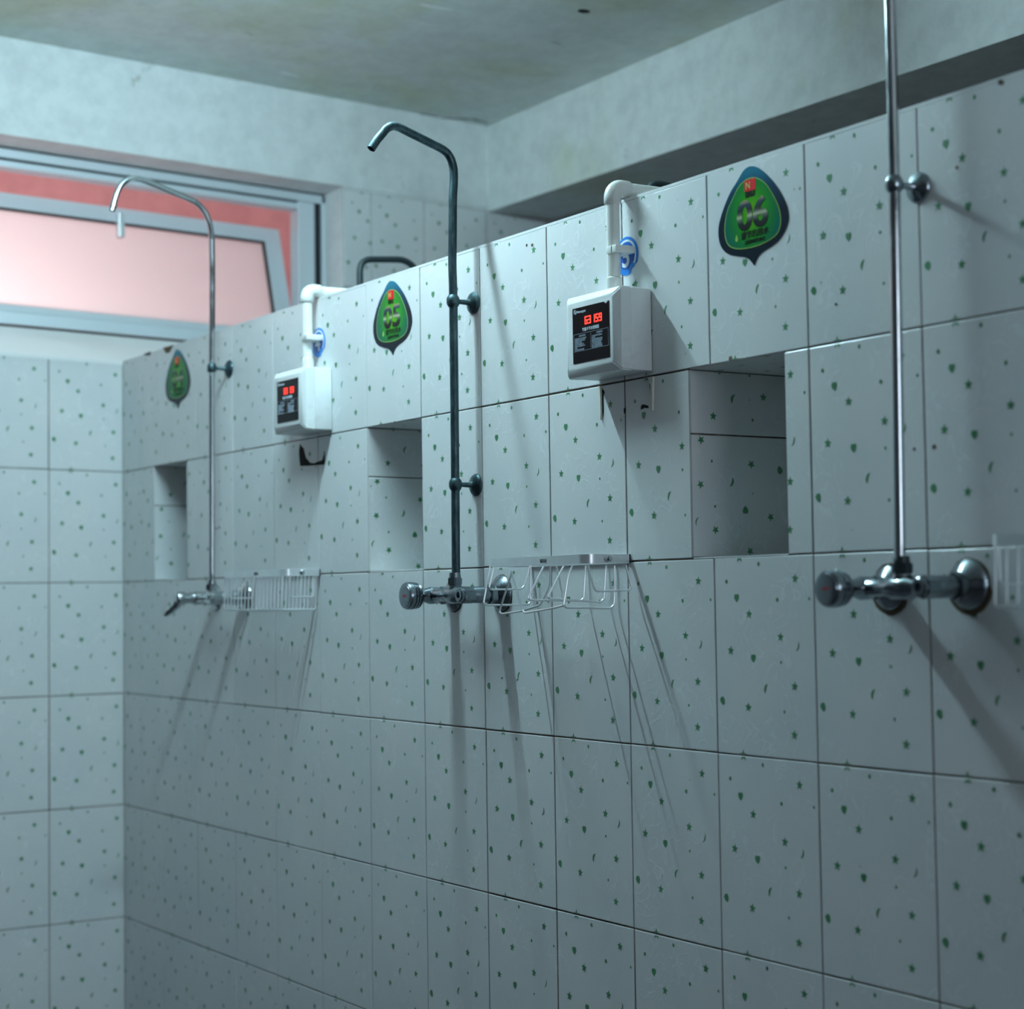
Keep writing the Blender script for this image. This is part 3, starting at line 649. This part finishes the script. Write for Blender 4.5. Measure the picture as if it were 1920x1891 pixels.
def control_box(x0, x1, z0, z1, digits, label, broken=False):
    root = thing('shower_control_box', label, 'control box', ((x0 + x1) / 2, 0, (z0 + z1) / 2), GC)
    L = Vector(root.location); W_, H = (x1 - x0) / 2, (z1 - z0) / 2
    bm = B(); box(bm, (-W_ + .001, -.0455, -H + .001), (W_ - .001, -.001, H - .001), 0, .002); obj('back_box', bm, M_PLASTIC, root, True, 30)
    bm = B(); bv = .014
    R0 = [(-W_, -.046), (-W_, -.0665), (-W_ + .0015, -.069), (-W_ + bv, -.078), (-W_ + bv + .002, -.0785)]
    rings = []
    for (ins, y) in ((0, -.046), (0, -.0655), (.0014, -.0685), (.013, -.0772), (.0155, -.078)):
        rings.append([bm.verts.new(v) for v in ((-W_ + ins, y, -H + ins), (W_ - ins, y, -H + ins), (W_ - ins, y, H - ins), (-W_ + ins, y, H - ins))])
    for a, b in zip(rings, rings[1:]):
        for i in range(4): bm.faces.new((a[i], a[(i + 1) % 4], b[(i + 1) % 4], b[i]))
    bm.faces.new(rings[-1]); bm.faces.new(rings[0][::-1])
    es = [e for e in bm.edges if any(abs(e.verts[0].co.y - e.verts[1].co.y) > .0005 for _ in (0,))]
    bmesh.ops.bevel(bm, geom=es, offset=.0025, segments=3, affect='EDGES')
    cover = obj('front_cover', bm, M_PLASTIC, root, True, 25)
    # display panel
    px0, px1, pz0, pz1 = -W_ + .0330, W_ - .0225, -H + .0240, H - .0245
    yf = -.0782
    bm = B(); cr = .002
    poly = []
    for cx, cz, a0 in ((px1 - cr, pz0 + cr, -90), (px1 - cr, pz1 - cr, 0), (px0 + cr, pz1 - cr, 90), (px0 + cr, pz0 + cr, 180)):
        for k in range(5): a = math.radians(a0 + k * 22.5); poly.append((cx + cr * math.cos(a), cz + cr * math.sin(a)))
    slab(bm, poly, yf - .0006, .0010); panel = obj('display_panel', bm, M_SCREEN, root)
    y = yf - .0009
    bm = B()
    w_ = px1 - px0; cxm = (px0 + px1) / 2
    t = .0005
    # logo square with an N cut and the maker's lettering
    lx, lz = px0 + .0045, pz1 - .0105
    slab(bm, [(lx, lz), (lx + .0012, lz), (lx + .0012, lz + .0065), (lx, lz + .0055)], y, .0002, 1)
    slab(bm, [(lx, lz + .0055), (lx + .0055, lz + .0065), (lx + .0055, lz + .0078), (lx, lz + .0068)], y, .0002, 1)
    slab(bm, [(lx + .0015, lz + .0055), (lx + .0030, lz + .0055), (lx + .0062, lz - .0008), (lx + .0047, lz - .0008)], y - .00005, .0002, 1)
    slab(bm, [(lx + .0062, lz - .0008), (lx + .0075, lz - .0008), (lx + .0075, lz + .0058), (lx + .0062, lz + .0052)], y, .0002, 1)
    text_bm(bm, 'Newcapec', .0068, lx + .0088, lz + .0005, y, 1, 'LEFT', .00008)
    text_bm(bm, '智能卡节水控制器', .0070, cxm, pz1 - .0445, y, 1, 'CENTER', .0001, .93)
    # rule box with two columns
    bx0, bx1, bz0, bz1 = px0 + .0035, px1 - .0030, pz0 + .0215, pz1 - .0480
    for a, b in (((bx0, bz0), (bx1, bz0 + t)), ((bx0, bz1 - t), (bx1, bz1)), ((bx0, bz0), (bx0 + t, bz1)), ((bx1 - t, bz0), (bx1, bz1)), ((cxm - t / 2, bz0 + .003), (cxm + t / 2, bz1 - .002))):
        slab(bm, [a, (b[0], a[1]), b, (a[0], b[1])], y, .0002, 0)
    text_bm(bm, '使用注意事项', .0034, (bx0 + cxm) / 2, bz1 - .0055, y, 0, 'CENTER', .00004)
    text_bm(bm, '卡机故障提示', .0034, (bx1 + cxm) / 2, bz1 - .0055, y, 0, 'CENTER', .00004)
    la = ['请将校园卡放入感应区', '屏幕显示余额后出水', '请勿用水冲洗', '用水完毕请取走卡', '请爱护公用设备节水', '谢谢', '禁止湿手拆卸机器']
    lb = ['卡内余额不足请充值', '请充值', '显示错误请联系管理', '机器无显示请勿拍打', '不出水请更换机器', '读卡失败请重新放卡', '如有问题请电话报修']
    for l, xx in ((la, bx0 + .0035), (lb, cxm + .0030)):
        for k, s in enumerate(l): text_bm(bm, s, .0036, xx, bz1 - .0105 - k * .00335, y, 0, 'LEFT', .00005, 1.0)
    obj('printed_text', bm, [M_TEXT, M_LOGO], panel)
    dz = pz1 - .0335; dx = px0 + .0385; dw, dh = .0090, .0150
    for k, ch in enumerate(digits):
        if ch == ' ': continue
        bm = B(); sevenseg(bm, ch, dx + k * .0108 + (.0012 if k >= 2 else 0), dz, dw, dh, y, .0027); obj('red_digit', bm, M_LED, panel)
    if broken:
        bm = B(); slab(bm, [(px1 - .016, pz1 + .0004), (px1 - .003, pz1 + .0004), (px1 - .0065, pz1 - .003), (px1 - .010, pz1 - .004)], y - .0001, .0003); obj('peeled_corner', bm, M_WHITE, panel)
    return root
control_box(2.4548, 2.6245, 1.6575, 1.8075, '63159', 'white control box with red digits 63159, left of sticker 06', True)
control_box(1.2030, 1.3735, 1.6590, 1.8075, '60 09', 'white control box left of sticker 05, above a broken tile')
# ------------------------------------------------------------------ white plastic conduit over the wall
GP = 'white plastic pipes feeding the control boxes'
def conduit(x, zt, label, clipside=.028):
    root = thing('plastic_pipe', label, 'pipe', (x, -.028, zt)); root['group'] = GP
    yw = .028
    bm = B(); sweep(bm, [(0, 0, .0015), (0, 0, 2.001 - zt - .022)], .0125, 24); sweep(bm, [(0, .030, 2.001 - zt), (0, PT + .06, 2.003 - zt)], .0125, 24)
    obj('straight_pipe', bm, M_PVC, root, True)
    bm = B(); z = 2.001 - zt
    pth = [(0, 0, z - .030), (0, 0, z - .0285)] + [(0, 0, z - .018)] + [(0, .018 - .018 * math.cos(a), z - .018 + .018 * math.sin(a)) for a in (math.pi / 2 * k / 8 for k in range(1, 9))] + [(0, .034, z), (0, .0355, z)]
    sweep(bm, pth, [.0138, .0158] + [.0160] * (len(pth) - 4) + [.0158, .0138], 28); obj('elbow', bm, M_PVC, root, True, 60)
    bm = B(); lathe(bm, [(.0, .0138), (.001, .0145), (.026, .0145), (.028, .0126)], (0, 0, .001), (0, 0, 1), 28); obj('socket', bm, M_PVC, root, True, 40)
    bm = B(); zc = 1.885 - zt
    box(bm, (-.0145, .004, zc - .0065), (.014, .027, zc + .0065), 0, .001); box(bm, (-.002, -.0150, zc - .0065), (.0165, .010, zc + .0065), 0, .001); box(bm, (.012, -.0150, zc - .0065), (clipside, .027, zc + .0065), 0, .001)
    obj('pipe_clip', bm, M_PVC, root, True, 30)
conduit(2.549, 1.8075, 'white plastic pipe with elbow rising from the box that shows 63159')
conduit(1.3000, 1.8075, 'white plastic pipe with elbow rising from the far control box left of sticker 05')
# thin grey cable and dark gap behind each pipe
# ------------------------------------------------------------------ stickers
OUT = [(0.0031, 0.0809), (-0.007, 0.0819), (-0.0157, 0.0802), (-0.0246, 0.0752), (-0.0382, 0.0627), (-0.055, 0.0487), (-0.0705, 0.0295), (-0.0832, 0.0086), (-0.0891, -0.0097), (-0.0874, -0.0294), (-0.0789, -0.0445), (-0.0628, -0.0559), (-0.0394, -0.0632), (-0.0219, -0.0675), (-0.0105, -0.0732), (-0.0021, -0.0812), (0.0018, -0.0851), (0.0058, -0.0787), (0.014, -0.0706), (0.0269, -0.0653), (0.0454, -0.0609), (0.0637, -0.0539), (0.0779, -0.0424), (0.0866, -0.0292), (0.0891, -0.0176), (0.0848, -0.0002), (0.0731, 0.0206), (0.0585, 0.0394), (0.0422, 0.0558), (0.0257, 0.0696), (0.0131, 0.0774)]
INN = [(-0.0076, 0.0629), (-0.0193, 0.0605), (-0.0341, 0.0532), (-0.0494, 0.037), (-0.0633, 0.0204), (-0.0707, 0.0005), (-0.0727, -0.0165), (-0.0695, -0.0316), (-0.0609, -0.0427), (-0.0463, -0.0495), (-0.0273, -0.0532), (-0.0013, -0.0548), (0.0273, -0.0532), (0.0528, -0.0473), (0.0656, -0.0393), (0.0709, -0.0273), (0.0707, -0.0123), (0.0643, 0.0056), (0.0524, 0.0247), (0.0376, 0.0436), (0.0223, 0.0551), (0.0068, 0.0616)]
def sm2(l, sub=4):
    n = len(l); out = []
    for i in range(n):
        p0, p1, p2, p3 = (Vector((*l[(i + j) % n], 0)) for j in (-1, 0, 1, 2))
        for k in range(sub):
            t = k / sub; v = .5 * ((2 * p1) + (p2 - p0) * t + (2 * p0 - 5 * p1 + 4 * p2 - p3) * t * t + (3 * p1 - p0 - 3 * p2 + p3) * t ** 3); out.append((v.x, v.y))
    return out
def number_sticker(x, z, num, label):
    root = thing('number_sticker', label, 'sticker', (x, -.0012, z), 'green water-drop number stickers')
    bm = B(); slab(bm, sm2(OUT), 0, .0008); obj('border', bm, M_NAVY, root)
    I = sm2(INN); bm = B(); slab(bm, I, -.0003, .0003); obj('outline', bm, M_LIME, root)
    bm = B(); c = Vector((0, .005)); slab(bm, [tuple(c + (Vector(q) - c) * .975) for q in I], -.0005, .0003); obj('green_field', bm, M_GREEN, root)
    bm = B(); text_bm(bm, num, .068, .001, -.0215, -.0008, 0, 'CENTER', .0022, 1.16); obj('numerals', bm, M_DIGIT, root)
    bm = B(); slab(bm, [(-.0168, .0410), (.0092, .0400), (.0105, .0420), (.0108, .0590), (.0090, .0605), (-.0160, .0605), (-.0178, .059), (-.018, .0425)], -.0008, .0003)
    lg = obj('red_logo', bm, M_RED, root); bm = B(); text_bm(bm, 'N', .0165, -.0085, .0450, -.0011, 0, 'CENTER', .0003); obj('logo_letter', bm, M_GOLD, lg)
    for a in (('新普', .0105, -.0035, .0320, -.0008, 0, 'CENTER', .0007, 1.15), ('请节约用水', .0135, .006, -.0370, -.0008, 0, 'CENTER', .0003, 1.05), ('点滴珍惜生命水', .0075, .006, -.0470, -.0008, 0, 'CENTER', .00015)):
        bm = B(); text_bm(bm, *a); obj('lettering', bm, M_BLACK, root)
    bm = B(); slab(bm, [(-.0406, -.0262), (-.0378, -.032), (-.0372, -.036), (-.0388, -.0385), (-.042, -.0385), (-.0440, -.036), (-.0435, -.032)], -.0008, .0003); obj('drop_symbol', bm, M_LIME, root)
number_sticker(2.905, 1.888, '06', 'green water-drop sticker with number 06 above the near wall niche')
number_sticker(1.670, 1.887, '05', 'green water-drop sticker with number 05 above the middle wall niche')
number_sticker(.4300, 1.885, '04', 'green water-drop sticker with number 04 above the farthest wall niche')
def blue_sticker(x, z, txt, label, torn=False):
    root = thing('round_sticker', label, 'sticker', (x, -.0010, z), 'torn round blue stickers behind the plastic pipes')
    n = 40; r_ = .0355; bm = B()
    pol = []
    for k in range(n):
        a = 2 * math.pi * k / n; rr = r_
        if -1.25 < (a if a < math.pi else a - 2 * math.pi) < -.62: rr = r_ * random.uniform(.84, .92)
        pol.append((rr * math.cos(a), rr * math.sin(a)))
    slab(bm, pol, 0, .0008); obj('rim_band', bm, M_BLUE2, root)
    bm = B(); slab(bm, [(q[0] * .70, q[1] * .70) for q in pol], -.0004, .0004); obj('inner_disc', bm, M_BLUE, root)
    bm = B(); A = [math.radians(a) for a in range(-35, 150, 8)]
    slab(bm, [(.0300 * math.cos(a), .0300 * math.sin(a)) for a in A] + [(.0262 * math.cos(a), .0262 * math.sin(a)) for a in A[::-1]], -.0004, .0003); obj('white_arc', bm, M_WHITE, root)
    bm = B(); text_bm(bm, txt, .055, -.001, -.0195, -.0007, 0, 'CENTER', .001, .95); obj('numeral', bm, M_WHITE, root)
blue_sticker(2.5515, 1.8775, '5', 'round blue sticker with a white 5, half hidden behind the near white pipe')
blue_sticker(1.3040, 1.876, '4', 'round blue sticker half hidden behind the far white pipe')
